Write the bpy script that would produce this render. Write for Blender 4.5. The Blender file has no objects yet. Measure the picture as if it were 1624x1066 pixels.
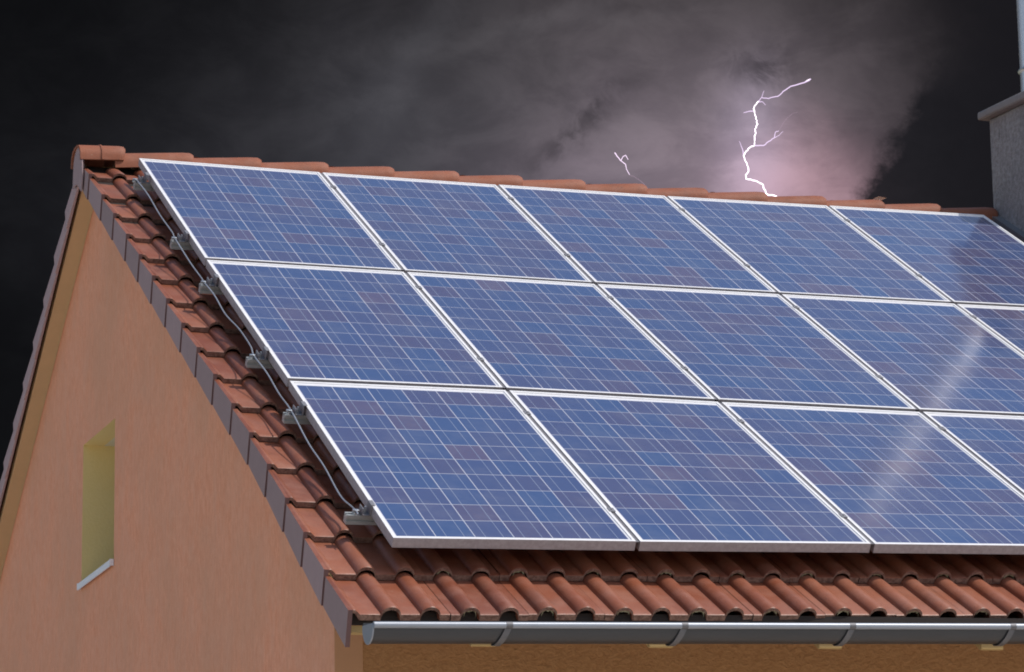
import bpy, bmesh, math, random
from mathutils import Vector, Matrix
random.seed(7)
SC = bpy.context.scene
COL = SC.collection

# ------------------------------------------------------------------ camera
CAM_POS = Vector((-3.409358, -14.556025, -3.581749))
RIGHT = Vector((0.936491507, -0.350231010, -0.017941481))
DOWN = Vector((0.044228858, 0.168707074, -0.984673413))
FWD = Vector((0.347890019, 0.921344758, 0.173483060))
cam_data = bpy.data.cameras.new('camera')
cam = bpy.data.objects.new('camera', cam_data)
COL.objects.link(cam)
SC.camera = cam
cam.matrix_world = Matrix(((RIGHT.x, -DOWN.x, -FWD.x, CAM_POS.x), (RIGHT.y, -DOWN.y, -FWD.y, CAM_POS.y),
                           (RIGHT.z, -DOWN.z, -FWD.z, CAM_POS.z), (0, 0, 0, 1)))
cam_data.sensor_width = 36.0
cam_data.lens = 36.0 * 4587.91 / 1624
cam_data.clip_start = 0.1
cam_data.clip_end = 6000

# ------------------------------------------------------------------ sun, sky, exposure
SUN_DIR = Vector((0.52, -0.368, 0.94)).normalized()
SUN_EL = math.asin(SUN_DIR.z)
SUN_ROT = math.atan2(SUN_DIR.x, SUN_DIR.y)
sd = bpy.data.lights.new('sun', 'SUN')
sd.energy = 3.4
sd.angle = math.radians(0.5)
sd.color = (1.0, 0.95, 0.88)
sun = bpy.data.objects.new('sun', sd)
COL.objects.link(sun)
sun.location = (6, -2, 14)
sun.rotation_euler = (-SUN_DIR).to_track_quat('-Z', 'Y').to_euler()
SC.view_settings.view_transform = 'Standard'
SC.view_settings.look = 'None'
SC.view_settings.exposure = 0.0
SC.view_settings.gamma = 1.0
SC.cycles.pixel_filter_type = 'BLACKMAN_HARRIS'
SC.cycles.filter_width = 1.9


class NT:
    """tiny helper for building node trees"""
    def __init__(s, tree):
        s.t = tree; s.n = tree.nodes; s.l = tree.links

    def new(s, kind, **kw):
        n = s.n.new(kind)
        for k, v in kw.items():
            setattr(n, k, v)
        return n

    def put(s, sock, v):
        if hasattr(v, 'is_output'):
            s.l.new(v, sock)
        elif v is not None:
            if isinstance(v, (tuple, list)) and len(v) == 3 and sock.type == 'RGBA':
                v = (*v, 1)
            sock.default_value = v

    def m(s, op, a, b=None, c=None, clamp=False):
        n = s.new('ShaderNodeMath', operation=op, use_clamp=clamp)
        s.put(n.inputs[0], a); s.put(n.inputs[1], b)
        if c is not None: s.put(n.inputs[2], c)
        return n.outputs[0]

    def vm(s, op, a, b=None):
        n = s.new('ShaderNodeVectorMath', operation=op)
        s.put(n.inputs[0], a)
        if b is not None: s.put(n.inputs[1], b)
        return n.outputs['Value'] if op in ('DOT_PRODUCT', 'LENGTH') else n.outputs[0]

    def mix(s, f, a, b, kind='MIX'):
        n = s.new('ShaderNodeMix', data_type='RGBA', blend_type=kind)
        s.put(n.inputs[0], f); s.put(n.inputs[6], a); s.put(n.inputs[7], b)
        return n.outputs[2]

    def noise(s, vec, scale, detail=4, rough=.55, dim='3D', dist=0.0):
        n = s.new('ShaderNodeTexNoise', noise_dimensions=dim)
        s.put(n.inputs['Vector'], vec)
        n.inputs['Scale'].default_value = scale; n.inputs['Detail'].default_value = detail
        n.inputs['Roughness'].default_value = rough; n.inputs['Distortion'].default_value = dist
        return n.outputs['Fac']

    def ramp(s, f, stops):
        n = s.new('ShaderNodeValToRGB')
        e = n.color_ramp.elements
        while len(e) < len(stops): e.new(0.5)
        for k, (p, c) in zip(e, stops):
            k.position = p; k.color = (*c, 1) if len(c) == 3 else c
        s.put(n.inputs[0], f)
        return n.outputs[0]

    def sstep(s, x, a, b):
        n = s.new('ShaderNodeMapRange', interpolation_type='SMOOTHSTEP')
        s.put(n.inputs[0], x); n.inputs[1].default_value = a; n.inputs[2].default_value = b
        return n.outputs[0]


def srgb(r, g, b):
    f = lambda c: c / 12.92 if c <= .04045 else ((c + .055) / 1.055) ** 2.4
    return (f(r / 255), f(g / 255), f(b / 255))


# World: daylight sky overhead and behind the viewer, a storm bank standing beyond the ridge.
world = bpy.data.worlds.new('World')
SC.world = world
world.use_nodes = True
W = NT(world.node_tree)
W.n.clear()
sky = W.new('ShaderNodeTexSky', sky_type='NISHITA')
sky.sun_disc = False
sky.sun_elevation = SUN_EL
sky.sun_rotation = SUN_ROT
sky.air_density = 1.0; sky.dust_density = 1.6; sky.ozone_density = 1.0
SKY_STRENGTH = 0.142
dirv = W.new('ShaderNodeTexCoord').outputs['Generated']
AX = (0.3530077, 0.9356204, 0.0); BX = (0.9356204, -0.3530077, 0.0)
dA = W.vm('DOT_PRODUCT', dirv, AX); dB = W.vm('DOT_PRODUCT', dirv, BX); dZ = W.vm('DOT_PRODUCT', dirv, (0, 0, 1))
den = W.m('MAXIMUM', dA, 0.05)
ta = W.m('DIVIDE', dB, den); te = W.m('DIVIDE', dZ, den)
# storm coordinates: P runs right along the horizon, Q runs down from the cloud tops (1 unit = 12.5 degrees)
P = W.m('ADD', W.m('MULTIPLY_ADD', ta, 4.4544, 0.8251), W.m('MULTIPLY', te, -0.0798))
Q = W.m('ADD', W.m('MULTIPLY_ADD', te, -4.3257, 1.2905), W.m('MULTIPLY', ta, -0.0809))
cxyz = W.new('ShaderNodeCombineXYZ'); W.put(cxyz.inputs[0], P); W.put(cxyz.inputs[1], Q)
PQ = cxyz.outputs[0]
# large drifting distortion so nothing is a clean gradient
n1 = W.noise(PQ, 3.2, 6, .6, dist=.25)
n2 = W.noise(W.vm('ADD', PQ, (7.3, 2.1, 3.3)), 3.2, 6, .6, dist=.25)
Pw = W.m('MULTIPLY_ADD', W.m('SUBTRACT', n1, .5), .20, P)
Qw = W.m('MULTIPLY_ADD', W.m('SUBTRACT', n2, .5), .20, Q)


def gauss(p0, q0, sp, sq, rot=0.0, pw=None, qw=None):
    pw = pw or Pw; qw = qw or Qw
    dp = W.m('SUBTRACT', pw, p0); dq = W.m('SUBTRACT', qw, q0)
    c, s_ = math.cos(rot), math.sin(rot)
    x = W.m('ADD', W.m('MULTIPLY', dp, c / sp), W.m('MULTIPLY', dq, s_ / sp))
    y = W.m('ADD', W.m('MULTIPLY', dp, -s_ / sq), W.m('MULTIPLY', dq, c / sq))
    r2 = W.m('ADD', W.m('MULTIPLY', x, x), W.m('MULTIPLY', y, y))
    return W.m('POWER', 2.71828, W.m('MULTIPLY', r2, -1))


def acc(base, g, col):
    return W.mix(1.0, base, W.mix(g, (0, 0, 0), col), 'ADD')


lum = (0.0050, 0.0052, 0.0062)
lum = acc(lum, gauss(.80, .22, .42, .26), (.026, .025, .029))
lum = acc(lum, gauss(.62, .26, .22, .20), (.016, .016, .019))
lum = acc(lum, gauss(.45, .34, .45, .16), (.008, .008, .010))
lum = acc(lum, gauss(1.12, .10, .36, .28), (.062, .052, .056))
lum = acc(lum, gauss(1.17, .27, .25, .17), (.125, .098, .118))
lum = acc(lum, gauss(.96, .30, .19, .10), (.075, .058, .074))
lum = acc(lum, gauss(1.275, .30, .12, .085), (.26, .14, .165))
lum = acc(lum, gauss(1.19, .27, .06, .12, pw=P, qw=Q), (.15, .125, .18))
lum = acc(lum, gauss(1.20, .17, .04, .06, pw=P, qw=Q), (.05, .045, .06))
wisp = W.noise(W.vm('MULTIPLY', PQ, (1.0, 1.6, 1)), 7.0, 8, .62, dist=.4)
wispm = W.sstep(wisp, .36, .66)
lum = W.mix(1.0, lum, W.mix(wispm, (.84, .84, .85), (1.12, 1.12, 1.11)), 'MULTIPLY')
fine = W.noise(W.vm('MULTIPLY', PQ, (1.0, 1.3, 1)), 26.0, 5, .6)
lum = W.mix(1.0, lum, W.mix(fine, (.94, .94, .94), (1.06, 1.06, 1.06)), 'MULTIPLY')
# diagonal lighter veil left of the glow
veil = gauss(.63, .13, .035, .17, rot=math.radians(28))
lum = acc(lum, veil, (.016, .016, .018))
veil2 = gauss(.86, .055, .22, .018, rot=math.radians(-10))
lum = acc(lum, veil2, (.018, .017, .018))


# dark ragged cloud lumps
def dark(base, g, amt):
    k = W.m('MULTIPLY', g, amt)
    return W.mix(k, base, (.013, .012, .0155))


lump_n = W.noise(PQ, 14.0, 7, .65, dist=.5)
ragged = W.sstep(lump_n, .40, .60)
lum = dark(lum, W.m('MULTIPLY', gauss(1.205, .115, .055, .035), ragged), .62)
lum = dark(lum, W.m('MULTIPLY', gauss(.92, .20, .12, .020, rot=math.radians(-35)), ragged), .5)
# big dark bank on the right, its edge running up and to the right with small turrets
edge = W.m('SUBTRACT', P, W.m('MULTIPLY_ADD', W.m('SUBTRACT', .32, Q), .58, 1.352))
edge_n = W.m('MULTIPLY', W.m('SUBTRACT', W.noise(PQ, 17, 8, .66, dist=.3), .5), .10)
edge2 = W.m('ADD', edge, edge_n)
bank = W.m('MULTIPLY', W.sstep(edge2, -.016, .028), W.sstep(Q, .02, .17))
lum = W.mix(W.m('MULTIPLY', bank, .97), lum, W.mix(fine, (.011, .011, .0135), (.018, .017, .021)))
farR = W.sstep(W.m('ADD', P, W.m('MULTIPLY', edge_n, 1.0)), 1.36, 1.62)
lum = W.mix(W.m('MULTIPLY', farR, .9), lum, (.010, .0095, .012))
storm_em = W.new('ShaderNodeBackground'); W.put(storm_em.inputs[0], lum); storm_em.inputs[1].default_value = 1.0
day = W.new('ShaderNodeBackground'); 
cl = W.sstep(W.noise(W.vm('MULTIPLY', dirv, (1, 1, 2.2)), 3.4, 7, .6, dist=.4), .36, .68)
W.put(day.inputs[0], W.mix(1.0, sky.outputs[0], W.mix(cl, (.80, .80, .82), (1.55, 1.42, 1.28)), 'MULTIPLY')); day.inputs[1].default_value = SKY_STRENGTH
# how far the storm reaches: a sector around AX, up to about 30 degrees of elevation, with a torn upper edge
big = W.noise(dirv, 5.0, 5, .6)
jit = W.m('MULTIPLY', W.m('SUBTRACT', big, .5), .25)
hor = W.m('DIVIDE', dA, W.m('MAXIMUM', W.m('SQRT', W.m('ADD', W.m('MULTIPLY', dA, dA), W.m('MULTIPLY', dB, dB))), .001))
sect = W.sstep(W.m('ADD', hor, jit), .45, .80)
elev = W.m('SUBTRACT', 1.0, W.sstep(W.m('ADD', dZ, jit), .42, .66))
msk = W.m('MULTIPLY', sect, elev)
mixs = W.new('ShaderNodeMixShader'); W.put(mixs.inputs[0], msk); W.l.new(day.outputs[0], mixs.inputs[1]); W.l.new(storm_em.outputs[0], mixs.inputs[2])
wo = W.new('ShaderNodeOutputWorld'); W.l.new(mixs.outputs[0], wo.inputs[0])


# ------------------------------------------------------------------ materials
def material(name, build):
    m = bpy.data.materials.new(name); m.use_nodes = True
    t = NT(m.node_tree); t.n.clear()
    out = t.new('ShaderNodeOutputMaterial'); b = t.new('ShaderNodeBsdfPrincipled')
    t.l.new(b.outputs[0], out.inputs[0])
    build(t, b)
    return m


def bump(t, b, h, strength, dist):
    n = t.new('ShaderNodeBump'); n.inputs['Strength'].default_value = strength; n.inputs['Distance'].default_value = dist
    t.put(n.inputs['Height'], h); t.l.new(n.outputs[0], b.inputs['Normal'])


def objco(t):
    return t.new('ShaderNodeTexCoord').outputs['Object']


def m_tile(t, b):
    co = objco(t)
    at = t.new('ShaderNodeAttribute', attribute_name='tint').outputs['Fac']
    base = t.ramp(at, [(0, (.165, .046, .024)), (.5, (.225, .068, .034)), (1, (.275, .096, .052))])
    n = t.noise(co, 9, 6, .6)
    base = t.mix(t.sstep(n, .35, .75), base, t.mix(.5, base, (.30, .140, .100)))
    sp = t.noise(co, 120, 3, .6)
    base = t.mix(t.m('MULTIPLY', t.sstep(sp, .58, .70), .45), base, (.10, .045, .035))
    dirt = t.noise(co, 3.2, 6, .7)
    base = t.mix(t.m('MULTIPLY', t.sstep(dirt, .48, .70), .38), base, (.115, .055, .038))
    lich = t.noise(co, 45, 4, .7)
    base = t.mix(t.m('MULTIPLY', t.sstep(lich, .66, .74), .25), base, (.42, .34, .26))
    t.put(b.inputs['Base Color'], base)
    t.put(b.inputs['Roughness'], t.m('MULTIPLY_ADD', n, .20, .30))
    b.inputs['Specular IOR Level'].default_value = .38
    bump(t, b, t.m('ADD', sp, t.m('MULTIPLY', n, 2)), .25, .004)


def m_ridge(t, b):
    m_tile(t, b)
    b.inputs['Specular IOR Level'].default_value = .22
    for l in list(b.inputs['Roughness'].links): t.t.links.remove(l)
    b.inputs['Roughness'].default_value = .62


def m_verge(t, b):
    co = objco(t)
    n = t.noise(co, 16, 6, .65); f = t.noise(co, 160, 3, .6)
    base = t.mix(n, (.27, .190, .195), (.34, .245, .25))  # purple-grey stands for sky reflected by the clay, put into the colour
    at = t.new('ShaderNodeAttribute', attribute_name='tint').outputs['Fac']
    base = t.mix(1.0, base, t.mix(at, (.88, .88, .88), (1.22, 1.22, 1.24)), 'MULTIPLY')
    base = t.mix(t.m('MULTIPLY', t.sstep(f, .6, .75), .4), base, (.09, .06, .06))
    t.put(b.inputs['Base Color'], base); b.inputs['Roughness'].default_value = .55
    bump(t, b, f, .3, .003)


def m_cut(t, b):
    co = objco(t); n = t.noise(co, 60, 6, .7)
    t.put(b.inputs['Base Color'], t.mix(t.sstep(n, .35, .65), (.13, .062, .045), (.27, .16, .12)))
    b.inputs['Roughness'].default_value = .9
    bump(t, b, n, .8, .006)


def m_gable(t, b):
    co = objco(t)
    st = t.noise(t.vm('MULTIPLY', co, (1, 1, .30)), 62, 7, .78, dist=.5)
    st2 = t.noise(t.vm('MULTIPLY', co, (1, 1, .45)), 9, 7, .7, dist=.8)
    bl = t.noise(co, 1.3, 5, .6)
    g = t.noise(co, 230, 3, .7)
    base = t.mix(t.sstep(st, .3, .7), (.68, .255, .125), (.85, .405, .250))
    base = t.mix(t.sstep(st2, .3, .72), base, t.mix(.5, base, (.70, .38, .26)))
    base = t.mix(t.m('MULTIPLY', t.sstep(bl, .35, .72), .5), base, (.58, .31, .19))
    base = t.mix(t.m('MULTIPLY', t.sstep(g, .50, .70), .30), base, (.36, .17, .10))
    t.put(b.inputs['Base Color'], base); b.inputs['Roughness'].default_value = .92
    h = t.m('ADD', t.m('MULTIPLY', st, .7), t.m('MULTIPLY', g, .3))
    bump(t, b, h, .45, .010)


def m_front(t, b):
    co = objco(t)
    n = t.noise(t.vm('MULTIPLY', co, (1, 1, 1.3)), 46, 6, .7, dist=.35)
    bl = t.noise(co, 2.2, 4, .6)
    base = t.mix(t.sstep(n, .3, .7), (.40, .19, .072), (.49, .255, .105))
    base = t.mix(t.m('MULTIPLY', bl, .3), base, (.38, .19, .08))
    t.put(b.inputs['Base Color'], base); b.inputs['Roughness'].default_value = .95
    bump(t, b, n, .9, .018)


def m_simple(col, rough=.6, metal=0.0, var=.18, scale=20, bmp=.1, spec=.5):
    def f(t, b):
        co = objco(t); n = t.noise(co, scale, 6, .65)
        lo = tuple(c * (1 - var) for c in col); hi = tuple(min(1, c * (1 + var)) for c in col)
        t.put(b.inputs['Base Color'], t.mix(n, lo, hi))
        t.put(b.inputs['Roughness'], t.m('MULTIPLY_ADD', n, .15, rough - .07))
        b.inputs['Metallic'].default_value = metal
        b.inputs['Specular IOR Level'].default_value = spec
        bump(t, b, n, bmp, .004)
    return f


def m_frame(t, b):
    co = objco(t)
    n = t.noise(t.vm('MULTIPLY', co, (1, 1, 1)), 30, 5, .7)
    t.put(b.inputs['Base Color'], t.mix(t.sstep(n, .35, .8), (.80, .80, .81), (.70, .69, .70)))
    b.inputs['Roughness'].default_value = .42; b.inputs['Metallic'].default_value = .1


def m_skirt(t, b):
    co = objco(t)
    n = t.noise(co, 55, 6, .7)
    t.put(b.inputs['Base Color'], t.mix(t.sstep(n, .3, .7), (.34, .31, .32), (.44, .41, .43)))  # frame metal darkened: shade on the sides put into the colour
    b.inputs['Roughness'].default_value = .6; b.inputs['Metallic'].default_value = .3
    bump(t, b, n, .2, .002)


def m_cells(t, b):
    uvn = t.new('ShaderNodeUVMap', uv_map='UVMap').outputs[0]
    sep = t.new('ShaderNodeSeparateXYZ'); t.l.new(uvn, sep.inputs[0])
    x, y = sep.outputs[0], sep.outputs[1]          # metres on the module
    info = t.new('ShaderNodeObjectInfo').outputs['Random']
    pitch = .1585
    cu = t.m('DIVIDE', t.m('SUBTRACT', x, .0195 + .0), pitch)      # 6 across
    cv = t.m('DIVIDE', t.m('SUBTRACT', y, .0395), pitch)           # 10 down
    iu, iv = t.m('FLOOR', cu), t.m('FLOOR', cv)
    fu, fv = t.m('FRACT', cu), t.m('FRACT', cv)
    # distance to cell borders in metres
    du = t.m('MULTIPLY', t.m('MINIMUM', fu, t.m('SUBTRACT', 1, fu)), pitch)
    dv = t.m('MULTIPLY', t.m('MINIMUM', fv, t.m('SUBTRACT', 1, fv)), pitch)
    gapu = t.m('LESS_THAN', du, .0021); gapv = t.m('LESS_THAN', dv, .0019)
    gap = t.m('MAXIMUM', gapu, gapv)
    out = t.m('MAXIMUM', t.m('MAXIMUM', t.m('LESS_THAN', cu, 0), t.m('GREATER_THAN', cu, 6)),
              t.m('MAXIMUM', t.m('LESS_THAN', cv, 0), t.m('GREATER_THAN', cv, 10)))
    b1 = t.m('LESS_THAN', t.m('ABSOLUTE', t.m('SUBTRACT', fu, .27)), .0095)
    b2 = t.m('LESS_THAN', t.m('ABSOLUTE', t.m('SUBTRACT', fu, .73)), .0095)
    bus = t.m('MAXIMUM', b1, b2)
    # one tone per cell
    cid = t.new('ShaderNodeCombineXYZ'); t.put(cid.inputs[0], iu); t.put(cid.inputs[1], iv); t.put(cid.inputs[2], t.m('MULTIPLY', info, 97.0))
    wn = t.new('ShaderNodeTexWhiteNoise', noise_dimensions='3D'); t.l.new(cid.outputs[0], wn.inputs['Vector'])
    r = wn.outputs['Value']
    cell = t.ramp(r, [(0, (.040, .078, .195)), (.35, (.047, .073, .180)), (.68, (.057, .070, .162)), (.92, (.068, .066, .142)), (1, (.092, .077, .145))])
    co = objco(t)
    vo = t.new('ShaderNodeTexVoronoi'); t.put(vo.inputs['Vector'], co); vo.inputs['Scale'].default_value = 75
    fl = t.new('ShaderNodeSeparateColor'); t.l.new(vo.outputs['Color'], fl.inputs[0])
    cell = t.mix(t.m('MULTIPLY', fl.outputs[0], .30), cell, t.mix(.5, cell, (.05, .09, .22)))
    cell = t.mix(bus, cell, (.20, .235, .33))
    col = t.mix(gap, cell, (.44, .45, .52))
    col = t.mix(out, col, (.74, .74, .77))
    dust = t.noise(co, 6, 6, .65)
    col = t.mix(t.m('MULTIPLY', t.sstep(dust, .4, .8), .09), col, (.40, .38, .36))
    t.put(b.inputs['Base Color'], col)
    t.put(b.inputs['Roughness'], t.m('MULTIPLY_ADD', dust, .06, .10))
    b.inputs['IOR'].default_value = 1.92


def m_zinc(t, b):
    co = objco(t)
    n = t.noise(t.vm('MULTIPLY', co, (.25, 1, 1)), 22, 6, .6)
    t.put(b.inputs['Base Color'], t.mix(n, (.038, .040, .045), (.060, .062, .068)))
    t.put(b.inputs['Roughness'], t.m('MULTIPLY_ADD', n, .2, .28)); b.inputs['Metallic'].default_value = .35


def m_chim(t, b):
    co = objco(t)
    n = t.noise(co, 38, 7, .7); g = t.noise(co, 4, 4, .6); c = t.noise(t.vm('MULTIPLY', co, (1, 1, .12)), 22, 4, .5)
    base = t.mix(t.sstep(n, .3, .7), (.24, .21, .205), (.42, .385, .38))
    base = t.mix(t.m('MULTIPLY', t.sstep(g, .4, .7), .4), base, (.25, .22, .22))
    soot = t.noise(t.vm('MULTIPLY', co, (1, 1, .35)), 3.0, 6, .7)
    base = t.mix(t.m('MULTIPLY', t.sstep(soot, .42, .68), .45), base, (.13, .115, .11))
    base = t.mix(t.sstep(c, .72, .76), base, (.05, .045, .045))
    t.put(b.inputs['Base Color'], base); b.inputs['Roughness'].default_value = .95
    bump(t, b, n, .9, .015)


def m_steel(t, b):
    co = objco(t); n = t.noise(t.vm('MULTIPLY', co, (1, 1, .08)), 40, 4, .5)
    t.put(b.inputs['Base Color'], t.mix(n, (.60, .60, .62), (.80, .80, .81)))
    b.inputs['Metallic'].default_value = .55; b.inputs['Roughness'].default_value = .38


def m_reveal(t, b):
    co = objco(t); n = t.noise(co, 60, 5, .7); g = t.noise(co, 5, 4, .6)
    base = t.mix(n, (.82, .61, .21), (.90, .69, .30))
    base = t.mix(t.m('MULTIPLY', g, .4), base, (.82, .66, .34))
    t.put(b.inputs['Base Color'], base); b.inputs['Roughness'].default_value = .9
    bump(t, b, n, .4, .006)


def m_ground(t, b):
    co = objco(t)
    n = t.noise(co, .35, 6, .6); f = t.noise(co, 9, 6, .7)
    base = t.mix(t.sstep(n, .35, .65), (.055, .085, .03), (.10, .12, .05))
    base = t.mix(t.m('MULTIPLY', f, .5), base, (.13, .13, .06))
    t.put(b.inputs['Base Color'], base); b.inputs['Roughness'].default_value = 1.0


def m_yard(t, b):
    co = objco(t)
    br = t.new('ShaderNodeTexBrick'); t.put(br.inputs['Vector'], co)
    br.inputs['Scale'].default_value = 2.4; br.inputs['Mortar Size'].default_value = .012
    br.inputs['Color1'].default_value = (.58, .53, .46, 1); br.inputs['Color2'].default_value = (.66, .60, .53, 1)
    br.inputs['Mortar'].default_value = (.2, .17, .14, 1)
    n = t.noise(co, 1.5, 6, .65)
    t.put(b.inputs['Base Color'], t.mix(t.m('MULTIPLY', n, .4), br.outputs[0], (.52, .46, .40)))
    b.inputs['Roughness'].default_value = .9


def m_pane(t, b):
    b.inputs['Base Color'].default_value = (.035, .035, .03, 1); b.inputs['Roughness'].default_value = .06


M = {}
for k, f in dict(roof_tile=m_tile, ridge_clay=m_ridge, verge_sky_grey=m_verge, tile_cut=m_cut, salmon_render=m_gable, ochre_render=m_front, frame_metal=m_frame,
                 frame_side_shade=m_skirt, solar_cells=m_cells, zinc=m_zinc, chimney_render=m_chim, flue_steel=m_steel, yellow_reveal=m_reveal,
                 grass=m_ground, bounce_paving=m_yard, pane=m_pane,
                 smooth_ochre=m_simple((.46, .25, .135), .85, 0, .08, 12, .15, .3),
                 soffit_paint=m_simple((.57, .40, .22), .75, 0, .10, 9, .1, .3),
                 rafter_paint=m_simple((.40, .28, .12), .7, 0, .12, 30, .1, .3),
                 clay_edge=m_simple((.11, .055, .052), .7, 0, .2, 40, .2),
                 dark_wood=m_simple((.018, .011, .009), .8, 0, .3, 25, .2),
                 sill_metal=m_simple((.78, .80, .84), .4, 0, .05, 15, .05),
                 beige_frame=m_simple((.72, .66, .50), .5, 0, .05, 15, .05),
                 aluminium=m_simple((.36, .38, .38), .42, .35, .12, 50, .1),
                 rim_zinc=m_simple((.26, .285, .33), .40, .3, .12, 20, .05),
                 strap_metal=m_simple((.12, .12, .13), .5, .3, .3, 40, .1),
                 gap_grey=m_simple((.15, .148, .165), .6, .1, .15, 30, .1),
                 clamp_grey=m_simple((.20, .20, .22), .45, .2, .2, 60, .1),
                 bolt_steel=m_simple((.40, .44, .48), .35, .8, .2, 60, .1),
                 wire=m_simple((.36, .39, .44), .4, .45, .12, 60, .1),
                 cap_stone=m_simple((.27, .24, .23), .9, 0, .22, 30, .7, .3),
                 lichen_mortar=m_simple((.30, .27, .18), .95, 0, .4, 50, .8, .2)).items():
    M[k] = material(k, f)


def emis(name, col, strength):
    m = bpy.data.materials.new(name); m.use_nodes = True
    t = NT(m.node_tree); t.n.clear()
    o = t.new('ShaderNodeOutputMaterial'); e = t.new('ShaderNodeEmission')
    e.inputs[0].default_value = (*col, 1); e.inputs[1].default_value = strength
    t.l.new(e.outputs[0], o.inputs[0]); return m


# ------------------------------------------------------------------ object helpers
def tag(o, label=None, cat=None, group=None, kind=None):
    if label: o['label'] = label
    if cat: o['category'] = cat
    if group: o['group'] = group
    if kind: o['kind'] = kind
    return o


def empty(name, loc=(0, 0, 0)):
    o = bpy.data.objects.new(name, None); COL.objects.link(o); o.location = loc
    o.empty_display_size = .2
    return o


def link(name, me, parent=None):
    o = bpy.data.objects.new(name, me); COL.objects.link(o)
    if parent is not None:
        o.parent = parent
        # parents sit at pure translations: keep the vertices where they were written (world space)
        p = parent; off = Vector((0, 0, 0))
        while p is not None:
            off += p.location; p = p.parent
        o.location = -off
    return o


class MB:
    def __init__(s): s.v = []; s.f = []; s.mi = []; s.tint = []; s.sm = []

    def add(s, vs, fs, mi=0, tint=.5, smooth=False):
        b = len(s.v); s.v += [tuple(v) for v in vs]
        for f in fs:
            s.f.append([b + i for i in f]); s.mi.append(mi); s.tint.append(tint); s.sm.append(smooth)

    def box(s, a, b, mi=0, tf=None, tint=.5):
        (x0, y0, z0), (x1, y1, z1) = a, b
        vs = [(x, y, z) for z in (z0, z1) for y in (y0, y1) for x in (x0, x1)]
        if tf: vs = [tf(*v) for v in vs]
        s.add(vs, [(0, 2, 3, 1), (4, 5, 7, 6), (0, 1, 5, 4), (2, 6, 7, 3), (0, 4, 6, 2), (1, 3, 7, 5)], mi, tint)

    def prism(s, poly, d, mi=0):
        """poly: list of 3D points, d: extrusion vector"""
        n = len(poly); d = Vector(d)
        vs = [Vector(p) for p in poly] + [Vector(p) + d for p in poly]
        s.add(vs, [tuple(range(n))[::-1], tuple(range(n, 2 * n))] + [(i, (i + 1) % n, n + (i + 1) % n, n + i) for i in range(n)], mi)

    def tube(s, pts, rad, seg=8, mi=0, cap=True):
        pts = [Vector(p) for p in pts]
        rads = rad if isinstance(rad, (list, tuple)) else [rad] * len(pts)
        rings = []; up = Vector((0.13, 0.21, 1)).normalized()
        for i, p in enumerate(pts):
            t = (pts[min(i + 1, len(pts) - 1)] - pts[max(i - 1, 0)]).normalized()
            a = t.cross(up)
            if a.length < 1e-3: a = t.cross(Vector((1, 0, 0)))
            a.normalize(); b = t.cross(a)
            rings.append([p + (a * math.cos(k * 2 * math.pi / seg) + b * math.sin(k * 2 * math.pi / seg)) * rads[i] for k in range(seg)])
        vs = [v for r in rings for v in r]; fs = []
        for i in range(len(pts) - 1):
            for k in range(seg):
                fs.append((i * seg + k, i * seg + (k + 1) % seg, (i + 1) * seg + (k + 1) % seg, (i + 1) * seg + k))
        s.add(vs, fs, mi, smooth=True)
        if cap:
            s.add(rings[0], [tuple(range(seg))[::-1]], mi); s.add(rings[-1], [tuple(range(seg))], mi)

    def build(s, name, mats, parent=None, fix=True, bevel=0.0, sharp=38):
        me = bpy.data.meshes.new(name); me.from_pydata(s.v, [], s.f)
        mats = mats if isinstance(mats, (list, tuple)) else [mats]
        for m in mats: me.materials.append(m)
        me.polygons.foreach_set('material_index', s.mi)
        me.polygons.foreach_set('use_smooth', s.sm)
        at = me.attributes.new('tint', 'FLOAT', 'FACE'); at.data.foreach_set('value', s.tint)
        if fix:
            bm = bmesh.new(); bm.from_mesh(me); bmesh.ops.recalc_face_normals(bm, faces=bm.faces); bm.to_mesh(me); bm.free()
        me.update()
        if sharp: me.set_sharp_from_angle(angle=math.radians(sharp))
        o = link(name, me, parent)
        if bevel:
            md = o.modifiers.new('bevel', 'BEVEL'); md.width = bevel; md.segments = 2; md.limit_method = 'ANGLE'
        return o


# ------------------------------------------------------------------ roof coordinates
TH = 0.5212790458739274
CT, ST = math.cos(TH), math.sin(TH)


def near(x, s, n):
    """point on the near slope: x along the ridge, s down the slope, n into the roof"""
    return Vector((x, -CT * s + ST * n, -ST * s - CT * n))


def smooth(a, b, x):
    t = min(1, max(0, (x - a) / (b - a))); return t * t * (3 - 2 * t)


def warp(x, s):
    """the tile courses of the old roof are not laid dead straight"""
    k = smooth(3.3, 5.2, s)
    return x - .047 * k * (1 - .4 * smooth(0, 3, x)), s - .024 * k * min(x, 5.0)


def neart(x, s, n):
    x, s = warp(x, s); return near(x, s, n)


# far slope: mirrored about the ridge, a little steeper
RY, RZ = 0.45, 0.150          # crown line of the tiles at the ridge
FS = math.atan(.68)
CF, SF = math.cos(FS), math.sin(FS)


def far(x, s, n):
    """s runs down the far slope from the ridge, n into the roof, n=.12 is the tile crown"""
    m = n - .12
    return Vector((x, RY + CF * s - SF * m, RZ - SF * s - CF * m))


P0 = .1545                      # roll pitch
XV = -.205                      # verge edge
XR = 9.2                        # far gable


def prof_xs(x0, first):
    xs = []
    if first:
        xs += [(XV, .0005), (XV + .004, .016), (XV + .010, .019), (XV + .020, .0185), (XV + .030, .010), (XV + .040, .001)]
    return xs


def roll_pts(c):
    pts = []
    for k in range(11):
        t = math.cos(math.pi * (1 - k / 10.0))
        pts.append((c + .0385 * t, .031 * (max(0, 1 - t * t)) ** .52))
    return pts


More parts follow.
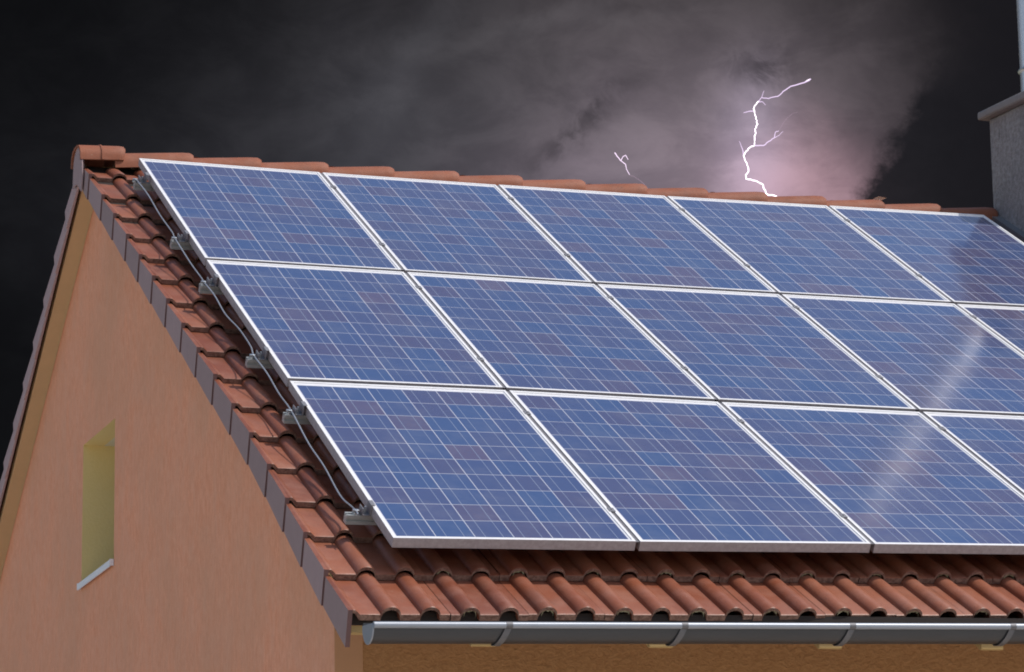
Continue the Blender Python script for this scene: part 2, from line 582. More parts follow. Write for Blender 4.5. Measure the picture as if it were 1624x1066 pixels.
def tile_field(mapf, courses, x_first, n_tiles, tails_rough=True):
    """one mesh holding the interlocking tiles; each tile covers two rolls"""
    mb = MB(); T = .027
    for j in range(1, len(courses)):
        s0, s1 = courses[j - 1] - .012, courses[j]
        for i in range(n_tiles):
            tint = random.random()
            dx = random.uniform(-.0012, .0012); ds = random.uniform(-.003, .003); dn = random.uniform(-.0012, .0012)
            prof = []
            if i == 0:
                prof += prof_xs(XV, True)
                prof += roll_pts(x_first)
                prof += roll_pts(x_first + P0)
                prof += [(x_first + P0 * 1.5, 0)]
            else:
                c = x_first + P0 * 2 * i
                prof += [(c - P0 * .5 + .001, 0)] + roll_pts(c) + roll_pts(c + P0) + [(c + P0 * 1.5 - .0008, 0)]
            L = len(prof)
            vt = []
            for (px_, h) in prof:          # rows: head top, tail top (rounded nose), tail bottom, head bottom
                nt = .150 - h + dn; T = .027 - .011 * min(1, h / .02)
                hh = .030
                vt += [mapf(px_ + dx, s0, nt + hh), mapf(px_ + dx, s1 + ds - .006, nt + .0004), mapf(px_ + dx, s1 + ds, nt + .0035),
                       mapf(px_ + dx, s1 + ds, nt + T)]
            fs = []; fs2 = []
            for k in range(L - 1):
                a, b_ = k * 4, (k + 1) * 4
                fs += [(a, b_, b_ + 1, a + 1), (a + 1, b_ + 1, b_ + 2, a + 2)]
                fs2 += [(a + 2, b_ + 2, b_ + 3, a + 3)]
            mb.add(vt, fs, 0, tint, True)
            # tail face with its own flat shading
            mb.add(vt, fs2, 2, tint, False)
            # underside near the tail
            un = []
            for (px_, h) in prof:
                nt = .150 - h + dn + .027 - .011 * min(1, h / .02)
                un += [mapf(px_ + dx, s1 + ds, nt), mapf(px_ + dx, s1 - .10, nt + .008)]
            mb.add(un, [(k * 2, k * 2 + 2, k * 2 + 3, k * 2 + 1) for k in range(L - 1)], 0, 0, False)
            # side lap: a rough rib of mortar-coloured clay inside every second roll end
            if i > 0:
                c = x_first + P0 * 2 * i
                r = [(c + .024 * math.cos(math.pi * (1 - k / 8)), .024 * math.sin(math.pi * k / 8) ** .7 - .004) for k in range(9)]
                rr = []
                for q, (px_, h) in enumerate(r):
                    w_ = random.uniform(-.003, .003)
                    rr += [mapf(px_, s1 - .004 + w_, .150 - h - .002), mapf(px_, s1 - .004 + w_, .150 - h + .010 + w_)]
                mb.add(rr, [(k * 2, k * 2 + 2, k * 2 + 3, k * 2 + 1) for k in range(8)], 1, 0, False)
    return mb


COURSES = [-.50, -.141, .221 - .141, .541 - .141, .876 - .141, 1.196 - .141, 1.515 - .141, 1.844 - .141, 2.181 - .141, 2.504 - .141, 2.842 - .141,
           3.193 - .141, 3.527 - .141, 3.871 - .141, 4.221 - .141, 4.556 - .141, 4.905 - .141, 5.26 - .141 + .133]
# the last value gives the eave; keep the measured 17 tails
meas = [0, .362, .682, 1.017, 1.337, 1.656, 1.985, 2.322, 2.645, 2.983, 3.334, 3.668, 4.012, 4.362, 4.697, 5.046, 5.401]
COURSES = [-.345] + [-.164 + m for m in meas]
R1 = -.045

house = empty('house', (0, -3.75, -5.9))
tag(house, 'orange rendered gable house with red tiled roof and small slit window', 'house')

mb = tile_field(neart, COURSES, R1, 30)
roof_near = mb.build('roof', [M['roof_tile'], M['lichen_mortar'], M['tile_cut']], house, fix=False)
FC = [-.02] + [.10 + .345 * k for k in range(15)]
mbf = tile_field(lambda x, s, n: far(x, s, n), FC, R1, 30)
roof_far = mbf.build('roof', [M['roof_tile'], M['lichen_mortar'], M['tile_cut']], house, fix=False)
tag(roof_far, 'rear roof slope behind the ridge')

# verge tiles: lapped flaps hanging down the gable edge, one per course
FL = .135


def verge_flap(mapf, s0, s1, k, lean=.030, parent=None, depth=FL):
    mb = MB()
    xo, xi = XV - .003, XV + .008; xt = -.007
    nt0, nt1 = .133 + .026, .133
    top0, top1 = (s0, nt0), (s1 + .002, nt1)
    bot1, bot0 = (s1 + .002 + lean, nt1 + depth), (s0 + lean, nt1 + depth + .001)
    tint = random.random() * .7 if depth == FL else 1.5
    vs = []
    for x in (xo, xi):      # each flap laps over the next one: its lower end stands proud
        t_ = xt if x == xo else 0
        vs += [mapf(x, *top0), mapf(x + t_, *top1), mapf(x + t_, *bot1), mapf(x, *bot0)]
    mb.add(vs, [(0, 1, 2, 3), (7, 6, 5, 4), (2, 6, 7, 3), (3, 7, 4, 0)], 0, tint)
    mb.add(vs, [(0, 4, 5, 1)], 1, tint)
    mb.add(vs, [(1, 5, 6, 2)], 2, tint)
    return mb.build('verge_tile', [M['verge_sky_grey'], M['roof_tile'], M['clay_edge']], parent, fix=True, bevel=.0012)


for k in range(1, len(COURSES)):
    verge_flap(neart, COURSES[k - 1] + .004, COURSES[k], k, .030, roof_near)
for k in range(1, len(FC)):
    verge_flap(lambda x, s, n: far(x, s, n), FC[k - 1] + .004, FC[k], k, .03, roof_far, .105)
# plain verge closing the unseen right-hand gable
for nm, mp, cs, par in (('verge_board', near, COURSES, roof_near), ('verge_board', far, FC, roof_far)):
    b_ = MB(); b_.box((XR + .075, cs[0], .13), (XR + .09, cs[-1], .27), 0, lambda x, s, n: mp(x, s, n)); b_.build(nm, M['verge_sky_grey'], par)

# ridge caps
def ridge_cap(x0, x1, zl, zr, special=False, ry=RY):
    mb = MB(); seg = 20; tint = random.uniform(.7, 1)
    zc = .070; ry = ry + .012
    st = [0, .5, .90, .955, .985, 1.0] if not special else [0, .03, .47, .485, .50, .515, .53, .90, .96, 1.0]
    rows = []
    for u in st:
        x = x0 + (x1 - x0) * u
        z = zl + (zr - zl) * u
        r = .124 + .010 * u; hgt = .099
        if special and u in (.485, .50, .515): r += .006; hgt += .005
        if u > .93: 
            d = (u - .93) / .07; hgt -= .014 * d * d; r -= .006 * d * d
        ring = []
        for k in range(seg + 1):
            a = math.pi * k / seg
            ca = math.cos(a); yy = -r * math.copysign(abs(ca) ** .85, ca); zz = hgt * (math.sin(a) ** .70)
            # the rounded end is bowed: the crown runs further than the flanks
            xx = x + (.020 * math.sin(a) * (1 if u > .93 else 0))
            ring.append(Vector((xx, ry + yy, zc + z + zz)))
        rows.append(ring)
    n = seg + 1
    vs = [v for r in rows for v in r]
    fs = [(i * n + k, i * n + k + 1, (i + 1) * n + k + 1, (i + 1) * n + k) for i in range(len(rows) - 1) for k in range(seg)]
    mb.add(vs, fs, 0, tint, True)
    inner = [[Vector((v.x, ry + (v.y - ry) * .88, (zc + (v.z - zc) * .88))) for v in r] for r in (rows[0], rows[-1])]
    vi = inner[0] + inner[1]
    mb.add(vi, [(k, n + k, n + k + 1, k + 1) for k in range(seg)], 0, tint, True)
    for rr, ii in ((rows[0], inner[0]), (rows[-1], inner[1])):
        mb.add(rr + ii, [(k, k + 1, n + k + 1, n + k) for k in range(seg)], 0, tint)
    return mb.build('ridge_cap', [M['ridge_clay']], roof_near, fix=True)


ridge_cap(-.232, .004, .004, .012, True)
x = -.03; k = 0
ends = [.381 + .3823 * i for i in range(13)] + [5.35]
prev = -.012
for e in ends:
    ridge_cap(prev - .03, e, -.030, .002)
    prev = e
x = 6.05
while x < XR:
    ridge_cap(x, min(x + .41, XR + .1), -.03, .002); x += .382
b_ = MB()          # pale arch added to draw the lit rim of one cap end
for x_ in (4.600, 4.655):
    b_.v += [(x_, RY + .012 - .152 * math.cos(a), .074 + (.112 if x_ > 4.62 else .118) * math.sin(a) ** .7) for a in [math.pi * (.42 + .58 * k / 10) for k in range(11)]]
b_.add([], [])
b_.f += [[k, k + 1, 12 + k, 11 + k] for k in range(10)]; b_.mi += [0] * 10; b_.tint += [.5] * 10; b_.sm += [True] * 10
b_.build('lit_cap_rim', M['sill_metal'], roof_near)
# closing plate below the first cap
b_ = MB()
pl = [(-.11, .055), (.11, .055), (.125, .0), (.155, -.06), (.02, .045 - .10 + .02), (-.055, -.135), (-.11, -.045)]
pl = [(.112 * math.cos(a * math.pi / 12), .118 * math.sin(a * math.pi / 12) + .045) for a in range(13)]
poly = [(-.224, RY + y, z) for y, z in pl] + [(-.224, RY - .122, -.020), (-.224, RY - .095, -.100), (-.224, RY + .02, -.035), (-.224, RY + .125, -.035)]
b_.prism(poly, (.006, 0, 0))
b_.build('ridge_end_plate', M['verge_sky_grey'], roof_near)

# under-roof deck (keeps daylight out from below the tiles)
XW = -.09
def slope_near(y): return .574 * y - .138
def soff_near(y): return .574 * y - .262
def soff_far(y): return .335 - .69 * y
YF, YB = -3.75, 4.0
ypk = (.335 + .262) / (.574 + .69); zpk = soff_near(ypk)
b_ = MB()
b_.prism([(XV + .030, ypk, zpk + .004), (XV + .030, -4.40, soff_near(-4.40)), (XV + .030, -4.40, soff_near(-4.4) + .045), (XV + .030, ypk, zpk + .06)], (XR - XV, 0, 0))
b_.build('roof_deck', M['dark_wood'], house)
b_ = MB()
b_.prism([(XV + .030, ypk, zpk + .004), (XV + .030, ypk, zpk + .062), (XV + .030, 4.55, soff_far(4.55) + .05), (XV + .030, 4.55, soff_far(4.55))], (XR - XV, 0, 0))
b_.build('soffit', M['soffit_paint'], house)
# thin bead of sealant where soffit meets the render
b_ = MB()
b_.tube([(XW - .004, y, soff_far(y) - .003) for y in (.52, 1.0, 1.6, 2.4, 3.4, 3.98)], .0035, 6)
b_.build('sealant_joint', M['soffit_paint'], house)

# gable wall with window opening (opening corners on the wall plane)
wTL, wTR, wBR, wBL = (.868, -1.394), (.098, -1.356), (.108, -2.094), (.892, -2.150)
GZ = -5.9
b_ = MB()
def gp(p): return (XW, p[0], p[1])
topn = lambda y: (y, soff_near(y) + .012)
topf = lambda y: (y, soff_far(y) + .01)
outer = {'fb': (YF, GZ), 'ft': topn(YF)}
vs = [(YF, GZ), topn(YF), topn(wTR[0]), wTR, wBR, (wBR[0], GZ), (ypk, zpk + .02), topf(wTL[0]), wTL, wBL, (wBL[0], GZ), topf(YB), (YB, GZ)]
fs = [(0, 5, 4, 3, 2, 1), (2, 3, 8, 7, 6), (4, 5, 10, 9), (7, 8, 9, 10, 12, 11)]
b_.add([gp(p) for p in vs], fs, 0)
gw = b_.build('gable_wall', M['salmon_render'], house, fix=False)
# remaining walls
b_ = MB()
b_.add([(XW + .115, YF + .003, GZ), (XR - .1, YF + .003, GZ), (XR - .1, YF + .003, soff_near(YF) + .01), (XW + .115, YF + .003, soff_near(YF) + .01)], [(0, 1, 2, 3)], 0)
b_.add([(XW, YB, GZ), (XR - .1, YB, GZ), (XR - .1, YB, soff_far(YB) + .01), (XW, YB, soff_far(YB) + .01)], [(3, 2, 1, 0)], 0)
b_.add([(XR - .1, YF + .003, GZ), (XR - .1, YB, GZ), (XR - .1, *topf(YB)), (XR - .1, ypk, zpk + .02), (XR - .1, *topn(YF))], [(0, 1, 2, 3, 4)], 0)
b_.build('wall', M['ochre_render'], house, fix=False)
b_ = MB()
b_.add([(XW, YF, GZ), (XW + .115, YF, GZ), (XW + .115, YF, soff_near(YF) + .01), (XW, YF, soff_near(YF) + .01), (XW + .115, YF + .003, GZ), (XW + .115, YF + .003, soff_near(YF) + .01)],
       [(0, 1, 2, 3), (1, 4, 5, 2)], 0)
b_.build('corner_strip', M['smooth_ochre'], house, fix=False)

# window: reveal, frame, pane, sill
win = empty('window', (0, 3.75, 5.9)); win.parent = house
D = .36; D1 = .115
b_ = MB()
C4 = [wTL, wTR, wBR, wBL]
vv = [(XW, *p) for p in C4] + [(XW + D, p[0] - (.6 if p[0] < .5 else 0), p[1]) for p in C4]  # hidden right side flared, back face pale, to bring light onto the jamb
b_.add(vv[4:], [(0, 1, 2, 3)], 1)
b_.add(vv, [(1, 5, 6, 2), (2, 6, 7, 3), (3, 7, 4, 0)], 0)
b_.add([vv[0], vv[1], (XW + D1, *wTR), (XW + D1, *wTL)], [(0, 1, 2, 3)], 0)
b_.add([(XW + D1, *wTL), (XW + D1, *wTR), vv[5], vv[4]], [(0, 1, 2, 3)], 1)
b_.build('reveal', [M['yellow_reveal'], M['beige_frame']], win, fix=False)
b_ = MB()
xf = XW + D
b_.box((xf - .02, .09, -1.45), (xf + .03, .90, -1.34), 0); b_.box((xf - .02, .09, -2.16), (xf + .03, .90, -2.09), 0)
b_.box((xf - .018, .09, -2.1), (xf + .03, .145, -1.4), 0)
b_.build('frame', M['beige_frame'], win, bevel=.003)
b_ = MB()
b_.box((xf - .004, .14, -2.10), (xf + .006, .88, -1.44), 0)
b_.build('pane', M['pane'], win)
b_ = MB()
# sloping metal sill with a folded drip edge that projects from the wall
sy0, sy1 = wBR[0] + .0, wBL[0] + .004
zs0, zs1 = wBR[1] + .004, wBL[1] + .004
vs = [(xf, sy0, zs0 + .03), (xf, sy1, zs1 + .03), (XW - .022, sy1, zs1 - .002), (XW - .022, sy0, zs0 - .002),
      (XW - .022, sy1, zs1 - .036), (XW - .022, sy0, zs0 - .036), (XW - .017, sy1, zs1 - .036), (XW - .017, sy0, zs0 - .036), (XW - .017, sy1, zs1 - .006), (XW - .017, sy0, zs0 - .006)]
b_.add(vs, [(0, 1, 2, 3), (3, 2, 4, 5), (5, 4, 6, 7), (7, 6, 8, 9)], 0)
for yy, zz in ((sy0, zs0), (sy1, zs1)):
    b_.box((XW - .023, yy - .004, zz - .033), (XW - .002, yy + .004, zz + .002), 0)
b_.build('sill', M['sill_metal'], win)

# rafter tails (painted) under the eave
for k in range(13):
    x = .243 + .718 * k
    b_ = MB()
    yb = -4.40
    zb = -2.846
    prof = [(yb, zb), (yb + .012, zb - .004), (YF + .02, soff_near(YF) - .06), (YF + .02, soff_near(YF) - .002), (yb, soff_near(yb) - .002)]
    b_.prism([(x, y, z) for y, z in prof], (.10, 0, 0))
    b_.build('rafter', M['rafter_paint'], house, bevel=.003)
b_ = MB()
b_.box((XW - .02, YF - .06, soff_near(YF) - .13), (XW + .115, YF - .002, soff_near(YF) - .055), 0)
b_.build('eave_block', M['rafter_paint'], house)
b_ = MB()
b_.box((XV - .030, -4.412, -2.803), (-.06, -4.30, -2.778), 0)
b_.build('eave_board', M['rafter_paint'], house)
b_ = MB()
b_.box((XV - .030, -4.425, -2.776), (XR - .05, -4.402, soff_near(-4.42) + .075), 0)
b_.build('fascia', M['dark_wood'], house)

# gutter
GY, GR = -4.600, .060
def gz(x): return -2.798 + .0068 * (x + .23)
b_ = MB(); N = 20; xs = [-.224, 1.0, 2.0, 3.0, 5.0, XR]
rows = []
for x in xs:
    ring = []
    for t_ in (0, 1):
        r = GR - .0016 * t_
        ring.append([Vector((x, GY - r * math.cos(math.pi * k / N), gz(x) - r * math.sin(math.pi * k / N))) for k in range(N + 1)])
    # back flange
    ring[0].append(Vector((x, GY + GR, gz(x) + .02))); ring[1].append(Vector((x, GY + GR - .0016, gz(x) + .02)))
    rows.append(ring[0] + ring[1][::-1])
n = len(rows[0])
b_.add([v for r in rows for v in r], [(i * n + k, i * n + (k + 1) % n, (i + 1) * n + (k + 1) % n, (i + 1) * n + k) for i in range(len(rows) - 1) for k in range(n)], 0, .5, True)
gutter = b_.build('gutter', M['zinc'], house, fix=True)
b_ = MB(); b_.tube([(x, GY - GR - .004, gz(x) + .004) for x in xs], .0125, 12); b_.build('rim_bead', M['rim_zinc'], gutter)
b_ = MB()
x = -.224
capp = [(x - .003, GY - (GR + .003) * math.cos(math.pi * k / N), gz(x) - (GR + .003) * math.sin(math.pi * k / N)) for k in range(N + 1)]
capp = capp + [(x - .003, GY + GR, gz(x) + .010), (x - .003, GY - GR, gz(x) + .010)]
b_.prism(capp, (.006, 0, 0)); b_.build('end_cap', M['rim_zinc'], gutter, bevel=.0015)
for k in range(13):
    x = .293 + .698 * k
    b_ = MB(); pts = []
    prof = []
    for q in range(15):
        a = math.pi * q / 14; prof.append((a, GR + .004))
    vs = []
    for a, r in prof:
        xx = x - .028 * math.sin(a)
        for r2 in (r, r + .003):
            for dx in (-.0125, .0125):
                vs.append((xx + dx, GY - r2 * math.cos(a), gz(x) - r2 * math.sin(a) - .001))
    fs = []
    for i in range(14):
        a, c = i * 4, (i + 1) * 4
        fs += [(a, a + 1, c + 1, c), (a + 2, c + 2, c + 3, a + 3), (a, c, c + 2, a + 2), (a + 1, a + 3, c + 3, c + 1)]
    b_.add(vs, fs, 0)
    # strap over the bead
    b_.tube([(x - .0125, GY - GR - .004, gz(x) + .004), (x + .0125, GY - GR - .004, gz(x) + .004)], .0135, 12)
    b_.build('gutter_bracket', M['strap_metal'], gutter)

# chimney at the ridge
CX0, CX1, CY0, CY1 = 5.370, 6.00, -.36, .42
chim = empty('chimney', (0, 3.75, 5.9)); chim.parent = house
b_ = MB(); b_.box((CX0, CY0, -.75), (CX1, CY1, .716), 0)
b_.build('stack', M['chimney_render'], chim, bevel=.012)
b_ = MB()
b_.box((CX0 - .052, CY0 - .052, .7165), (CX1 + .052, CY1 + .05, .768), 0)
b_.build('cap', M['cap_stone'], chim, bevel=.012)
b_ = MB(); fx, fy, fr = 5.640, .25, .118; seg = 40
zs = [.7685]; rs = [0]
for zb_ in (.845, 1.0, 1.55, 2.1, 2.65):
    zs += [zb_ - .015, zb_ - .010, zb_ - .005, zb_ + .005, zb_ + .010, zb_ + .015]; rs += [0, .006, .010, .010, .006, 0]
zs.append(3.05); rs.append(0)
vs = []
for z, dr in zip(zs, rs):
    for k in range(seg):
        a = 2 * math.pi * k / seg
        vs.append((fx + (fr + dr) * math.cos(a), fy + (fr + dr) * math.sin(a), z))
fs = [(i * seg + k, i * seg + (k + 1) % seg, (i + 1) * seg + (k + 1) % seg, (i + 1) * seg + k) for i in range(len(zs) - 1) for k in range(seg)]
b_.add(vs, fs, 0, .5, True)
b_.add([(fx + fr * math.cos(2 * math.pi * k / seg), fy + fr * math.sin(2 * math.pi * k / seg), 3.05) for k in range(seg)], [tuple(range(seg))])
b_.build('flue_pipe', M['flue_steel'], chim)
for zz in (.845, 1.0, 1.55, 2.1, 2.65):
    b_ = MB()
    b_.tube([(fx + (fr + .009) * math.cos(2 * math.pi * k / 32), fy + (fr + .009) * math.sin(2 * math.pi * k / 32), zz) for k in range(33)], .006, 8)
    b_.build('clamp_band', M['bolt_steel'], chim)
# lead apron where the stack meets the tiles
b_ = MB()
b_.box((CX0 - .06, -.14 - .30, .085), (CX1 + .06, .62 - .30 + .10, .112), 0, lambda x, s, n: near(x, s, n))
b_.build('lead_flashing', M['bolt_steel'], chim)

# ------------------------------------------------------------------ solar panels: five columns, three rows
LAT = [[(.020, -.059), (1.010, -.021), (2.018, -.008), (3.030, -.006), (4.054, -.030), (5.085, -.053)],
       [(.009, 1.603), (1.000, 1.621), (1.994, 1.648), (3.010, 1.650), (4.025, 1.650), (5.055, 1.640)],
       [(.010, 3.215), (.999, 3.222), (2.006, 3.261), (3.014, 3.287), (4.030, 3.300), (5.045, 3.310)],
       [(-.005, 4.886), (1.002, 4.870), (2.038, 4.842), (3.050, 4.820), (4.065, 4.795), (5.080, 4.770)]]
GX, GS = .0095, .017


def panel_corners(c, r):
    out = []
    for dj, di in ((0, 0), (0, 1), (1, 1), (1, 0)):
        x, s = LAT[r + dj][c + di]
        if di == 0 and c > 0: x += GX
        if di == 1 and c < 4: x -= GX
        if dj == 0 and r > 0: s += GS
        if dj == 1 and r < 2: s -= GS
        out.append((x, s))
    return out


def lerp2(q, u, v):
    (a, b), (c, d), (e, f), (g, h) = q   # TL TR BR BL
    x = a * (1 - u) * (1 - v) + c * u * (1 - v) + e * u * v + g * (1 - u) * v
    s = b * (1 - u) * (1 - v) + d * u * (1 - v) + f * u * v + h * (1 - u) * v
    return x, s


ROWN = ['top row under the ridge', 'middle row', 'bottom row above the gutter']
COLN = ['first from the left in', 'second from the left in', 'third from the left in', 'fourth from the left in', 'rightmost in']
PW_, PH_ = .99, 1.65
for r in range(3):
    for c in range(5):
        q = panel_corners(c, r)
        dn = random.uniform(-.0012, .0012)
        base = near(*q[3], .04)
        root = empty('solar_panel', base)
        lab = 'blue solar panel, %s the %s' % (COLN[c], ROWN[r])
        tag(root, lab, 'solar panel', 'solar panels in three rows on the roof')
        LU, LV = .0112 / PW_, .0145 / PH_
        fr_ = MB()
        def ring(u0, v0, n):
            return [near(*lerp2(q, u, v), n + dn) for u, v in ((u0, v0), (1 - u0, v0), (1 - u0, 1 - v0), (u0, 1 - v0))]
        A0 = ring(0, 0, .0); A1 = ring(LU, LV, 0); A2 = ring(LU, LV, .004); B0 = ring(0, 0, .040); B1 = ring(.028 / PW_, .028 / PH_, .040)
        O1 = ring(0, 0, .0015)
        top = A0 + A1
        fr_.add(top, [(k, (k + 1) % 4, 4 + (k + 1) % 4, 4 + k) for k in range(4)], 0)
        fr_.add(A1 + A2, [(k, (k + 1) % 4, 4 + (k + 1) % 4, 4 + k) for k in range(4)], 0)
        fr_.add(A0 + B0, [(k, 4 + k, 4 + (k + 1) % 4, (k + 1) % 4) for k in range(4)], 1)
        fr_.add(B0 + B1, [(k, 4 + k, 4 + (k + 1) % 4, (k + 1) % 4) for k in range(4)], 1)
        fr_.build('frame', [M['frame_metal'], M['frame_side_shade']], root, fix=False)
        g = MB(); NU, NV = 6, 10
        uvs = []
        for j in range(NV + 1):
            for i in range(NU + 1):
                u = LU + (1 - 2 * LU) * i / NU; v = LV + (1 - 2 * LV) * j / NV
                g.v.append(tuple(near(*lerp2(q, u, v), .0038 + dn))); uvs.append((u * PW_, v * PH_))
        for j in range(NV):
            for i in range(NU):
                a = j * (NU + 1) + i
                g.f.append([a, a + NU + 1, a + NU + 2, a + 1]); g.mi.append(0); g.tint.append(.5); g.sm.append(True)
        ob = g.build('glass', M['solar_cells'], root, fix=False)
        uvl = ob.data.uv_layers.new(name='UVMap')
        for lp in ob.data.loops: uvl.data[lp.index].uv = uvs[lp.vertex_index]
        if c < 4:       # grey strip added for the tone of lit frame sides in the gap
            st_ = MB(); q2 = panel_corners(c + 1, r)
            a0, a1 = q[1], q[2]; b0, b1 = q2[0], q2[3]
            st_.add([near(a0[0] + .0005, a0[1] + .004, .0035), near(b0[0] - .0005, b0[1] + .004, .0035), near(b1[0] - .0005, b1[1] - .004, .0035), near(a1[0] + .0005, a1[1] - .004, .0035)], [(0, 1, 2, 3)])
            st_.build('gap_tone_strip', M['gap_grey'], root, fix=False)
        bk = MB(); bk.add([near(*lerp2(q, u, v), .010 + dn) for u, v in ((LU, LV), (1 - LU, LV), (1 - LU, 1 - LV), (LU, 1 - LV))], [(0, 1, 2, 3)])
        bk.build('backsheet', M['sill_metal'], root, fix=False)

# mounting rails with their end clamps, one per line
RAILS = [(.248, 'uppermost one with its end under the ridge'), (1.213, 'second from the top, its end at the foot of the top panel'),
         (1.869, 'third from the top, its end high beside the middle panel'), (2.852, 'its end low beside the left middle panel'),
         (3.512, 'its end high beside the left bottom panel'), (4.563, 'lowest one, its end near the bottom left panel corner')]
for (s, txt), xe in zip(RAILS, (-.062, -.072, -.074, -.082, -.080, -.098)):
    root = empty('mounting_rail', near(xe, s, .08))
    tag(root, 'aluminium mounting rail, ' + txt, 'rail', 'mounting rails under the solar panels')
    b_ = MB(); x0, x1 = xe, 5.15; w = .017
    # C-shaped extrusion: cross-section in (s, n), slot on the side and on top
    sec = [(-w, .042), (-.006, .042), (-.006, .050), (.006, .050), (.006, .042), (w, .042), (w, .056), (w - .007, .056), (w - .007, .066), (w, .066), (w, .081), (-w, .081)]
    vs = [near(x0, s + a, n) for a, n in sec] + [near(x1, s + a, n) for a, n in sec]; n_ = len(sec)
    b_.add(vs, [(k, (k + 1) % n_, n_ + (k + 1) % n_, n_ + k) for k in range(n_)] + [tuple(range(n_))[::-1], tuple(range(n_, 2 * n_))], 0)
    b_.build('rail_profile', M['aluminium'], root)
    T = lambda x, a, n, s=s: near(x, s + a, n)
    # z-shaped end clamp hooking the panel frame
    b_ = MB(); w2 = .024
    b_.box((-.036, -w2, .0405), (-.002, w2, .0365), 0, T)
    b_.box((-.009, -w2, -.0035), (-.003, w2, .0365), 0, T)
    b_.box((-.009, -w2, -.007), (.009, w2, -.0035), 0, T)
    b_.box((-.040, -w2, .010), (-.036, w2, .0405), 0, T)
    b_.build('end_clamp', M['clamp_grey'], root, bevel=.001)
    b_ = MB(); b_.tube([T(-.023, 0, .040), T(-.023, 0, .018)], .0075, 8); b_.tube([T(-.023, 0, .0185), T(-.023, 0, .010)], .0050, 6); b_.build('bolt', M['bolt_steel'], root)
    # conductor holder
    b_ = MB(); b_.tube([T(-.060, 0, .042), T(-.060, 0, .034)], .013, 12); b_.box((-.072, -.007, .034), (-.048, .007, .024), 0, T)
    b_.build('wire_clip', M['bolt_steel'], root, bevel=.001)
    # middle clamps in the gaps between the modules
    for c in range(1, 5):
        j = min(2, int(s / 1.64)); f_ = (s - LAT[j][c][1]) / (LAT[j + 1][c][1] - LAT[j][c][1])
        xc = LAT[j][c][0] * (1 - f_) + LAT[j + 1][c][0] * f_
        b_ = MB(); b_.box((xc - .013, -.018, -.0035), (xc + .013, .018, -.0012), 0, T); b_.box((xc - .009, -.02, -.0015), (xc + .009, .02, .038), 0, T)
        b_.tube([T(xc, 0, -.003), T(xc, 0, -.007)], .004, 6)
        b_.build('mid_clamp', M['clamp_grey'], root)

# earthing wire running down over the rail ends
pts = [(.001 - .045, .170, .052)]
cw = [(-.052, .248, .030), (-.036, .467, .040), (-.035, .764, .052), (-.034, 1.057, .048), (-.055, 1.213, .030), (-.044, 1.522, .050), (-.046, 1.76, .042), (-.056, 1.869, .030),
      (-.040, 2.02, .040), (-.036, 2.238, .055), (-.020, 2.446, .052), (-.030, 2.70, .040), (-.052, 2.852, .030), (-.034, 3.02, .044), (-.034, 3.25, .054), (-.050, 3.512, .030),
      (-.048, 3.807, .056), (-.044, 4.043, .060), (-.056, 4.334, .062), (-.052, 4.47, .048), (-.058, 4.563, .030), (-.060, 4.60, .031)]
def cr(p0, p1, p2, p3, t):
    return tuple(.5 * ((2 * b) + (-a + c) * t + (2 * a - 5 * b + 4 * c - d) * t * t + (-a + 3 * b - 3 * c + d) * t ** 3) for a, b, c, d in zip(p0, p1, p2, p3))
fine_pts = []
cc = [cw[0]] + cw + [cw[-1]]
for i in range(1, len(cc) - 2):
    for k in range(6):
        fine_pts.append(near(*cr(cc[i - 1], cc[i], cc[i + 1], cc[i + 2], k / 6)))
b_ = MB(); b_.tube(fine_pts, .0033, 8)
tag(b_.build('earthing_wire', M['wire']), 'thin grey earthing wire looping down over the rail ends left of the panels', 'wire')

# ------------------------------------------------------------------ lightning, about 600 m off
def bolt_pt(px, py, dist, jit=0):
    d = FWD + RIGHT * ((px - 812) / 4587.91) + DOWN * ((py - 533) / 4587.91)
    return CAM_POS + d * (dist + jit)
white = emis('lightning_core', (1.0, .90, 1.0), 2.6)
violet = emis('lightning_branch', (.86, .68, .95), 1.15)
faint = emis('lightning_faint', (.66, .48, .62), .60)


def jag(pts, amp=1.0, sub=3):
    out = []
    rnd = random.Random(len(pts) * 13 + int(pts[0][0]))
    for (a, b) in zip(pts[:-1], pts[1:]):
        L = math.hypot(b[0] - a[0], b[1] - a[1])
        for k in range(sub):
            t = k / sub
            o = rnd.uniform(-amp, amp) * (0 if k == 0 else 1)
            nx, ny = (b[1] - a[1]) / (L + .01), -(b[0] - a[0]) / (L + .01)
            out.append((a[0] + (b[0] - a[0]) * t + nx * o, a[1] + (b[1] - a[1]) * t + ny * o))
    out.append(pts[-1]); return out


def zoomed(pts, x0, y0, k): return [(x0 + a / k, y0 + b / k) for a, b in pts]


def stroke(pts, r0, r1, dist, amp=.7, sub=3, mi=0, mbx=None):
    pj = jag(pts, amp, sub); n = len(pj)
    rnd = random.Random(n); dep = 0; p3 = []
    for p in pj:
        dep += rnd.uniform(-1.5, 1.5); p3.append(bolt_pt(p[0], p[1], dist, dep))
    mbx.tube(p3, [dist / 4587.91 * (r0 + (r1 - r0) * i / (n - 1)) for i in range(n)], 6, mi)


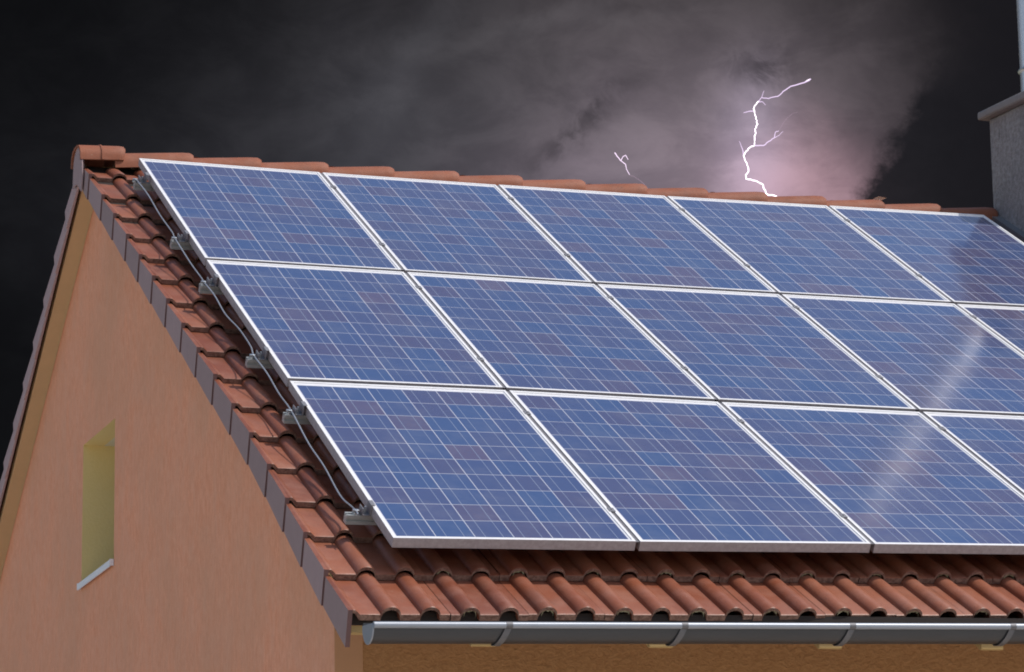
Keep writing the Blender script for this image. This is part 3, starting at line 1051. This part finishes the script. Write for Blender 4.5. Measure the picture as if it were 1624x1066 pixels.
K = 3.248
Z = lambda pts: zoomed(pts, 900, 80, K)
bolt = empty('lightning_bolt', bolt_pt(1215, 1500, 600))
tag(bolt, 'bright branching lightning bolt striking down behind the roof ridge', 'lightning', 'lightning in the storm cloud')
b_ = MB()
trunk = Z([(985, 262), (965, 285), (958, 300), (966, 330), (970, 352), (980, 380), (966, 405), (970, 425), (964, 450), (963, 490), (940, 500), (920, 520), (907, 545), (918, 572), (930, 600),
           (932, 625), (918, 640), (920, 662), (955, 670), (985, 680), (1008, 692), (1014, 715), (1022, 735), (1040, 745), (1075, 752)])
stroke(trunk, .78, 1.0, 600, .9, 3, 0, b_)
low = [(1231, 311.5), (1226, 330), (1240, 380), (1222, 440), (1235, 520), (1218, 620), (1228, 760), (1212, 900), (1222, 1100), (1215, 1300)]
stroke(low, 1.5, 1.5, 600, 2, 4, 0, b_)
b_.build('main_stroke', white, bolt)
b_ = MB()
stroke(Z([(985, 262), (1000, 243), (1012, 208)]), .7, .25, 600, .5, 3, 0, b_)
stroke(Z([(1000, 243), (1035, 248), (1085, 236), (1110, 212), (1150, 185), (1222, 165), (1252, 148)]), .6, 1.0, 600, .6, 3, 0, b_)
stroke(Z([(1225, 163), (1252, 148)]), 1.0, 1.0, 599, .2, 2, 1, b_)
stroke(Z([(958, 312), (930, 315), (908, 321)]), .8, .5, 600, .4, 3, 0, b_)
stroke(Z([(985, 265), (1005, 265), (1020, 282)]), .7, .3, 600, .4, 3, 0, b_)
stroke(Z([(907, 540), (900, 505), (885, 468)]), .9, .3, 600, .4, 3, 0, b_)
stroke(Z([(963, 490), (1010, 490), (1035, 470), (1066, 450), (1072, 420), (1088, 415)]), .95, .5, 600, .5, 3, 0, b_)
stroke(Z([(1066, 450), (1090, 438), (1110, 418)]), .5, .3, 600, .4, 3, 0, b_)
b_.build('branch', [violet, white], bolt)
b_ = MB()
stroke(Z([(1088, 415), (1110, 375), (1130, 350), (1160, 325), (1185, 318)]), .35, .15, 600, .5, 3, 0, b_)
b_.build('branch', faint, bolt)
bolt2 = empty('lightning_bolt', bolt_pt(1030, 1500, 750))
tag(bolt2, 'small faint pink lightning fork left of the bright bolt', 'lightning', 'lightning in the storm cloud')
b_ = MB()
stroke(Z([(243, 527), (262, 552), (275, 568), (300, 588), (303, 610), (320, 640)]), .8, .5, 750, .5, 3, 0, b_)
stroke(Z([(275, 568), (288, 545), (300, 540), (312, 562)]), .6, .5, 750, .3, 3, 0, b_)
b_.build('main_stroke', emis('lightning_pink', (.95, .76, .98), 1.35), bolt2)
b_ = MB()
stroke(Z([(320, 640), (350, 655), (385, 680), (410, 705), (440, 760), (430, 900), (450, 1200), (440, 1600), (460, 2400), (440, 3200), (450, 3900)]), .3, .3, 750, .6, 3, 0, b_)
b_.build('branch', faint, bolt2)

# ------------------------------------------------------------------ ground
b_ = MB(); S = 3000
b_.add([(-S, -S, GZ), (S, -S, GZ), (S, S, GZ), (-S, S, GZ)], [(0, 1, 2, 3)])
tag(b_.build('ground', M['grass'], fix=False), 'grass ground around the house', kind='structure')
b_ = MB()
b_.add([(-40, -45, GZ + .004), (30, -45, GZ + .004), (30, 14, GZ + .004), (-40, 14, GZ + .004)], [(0, 1, 2, 3)])  # unseen pale sheet added to bounce daylight onto the gable and front wall
tag(b_.build('bounce_yard', M['bounce_paving'], fix=False), 'added pale yard, unseen, bouncing light onto the walls', kind='structure')
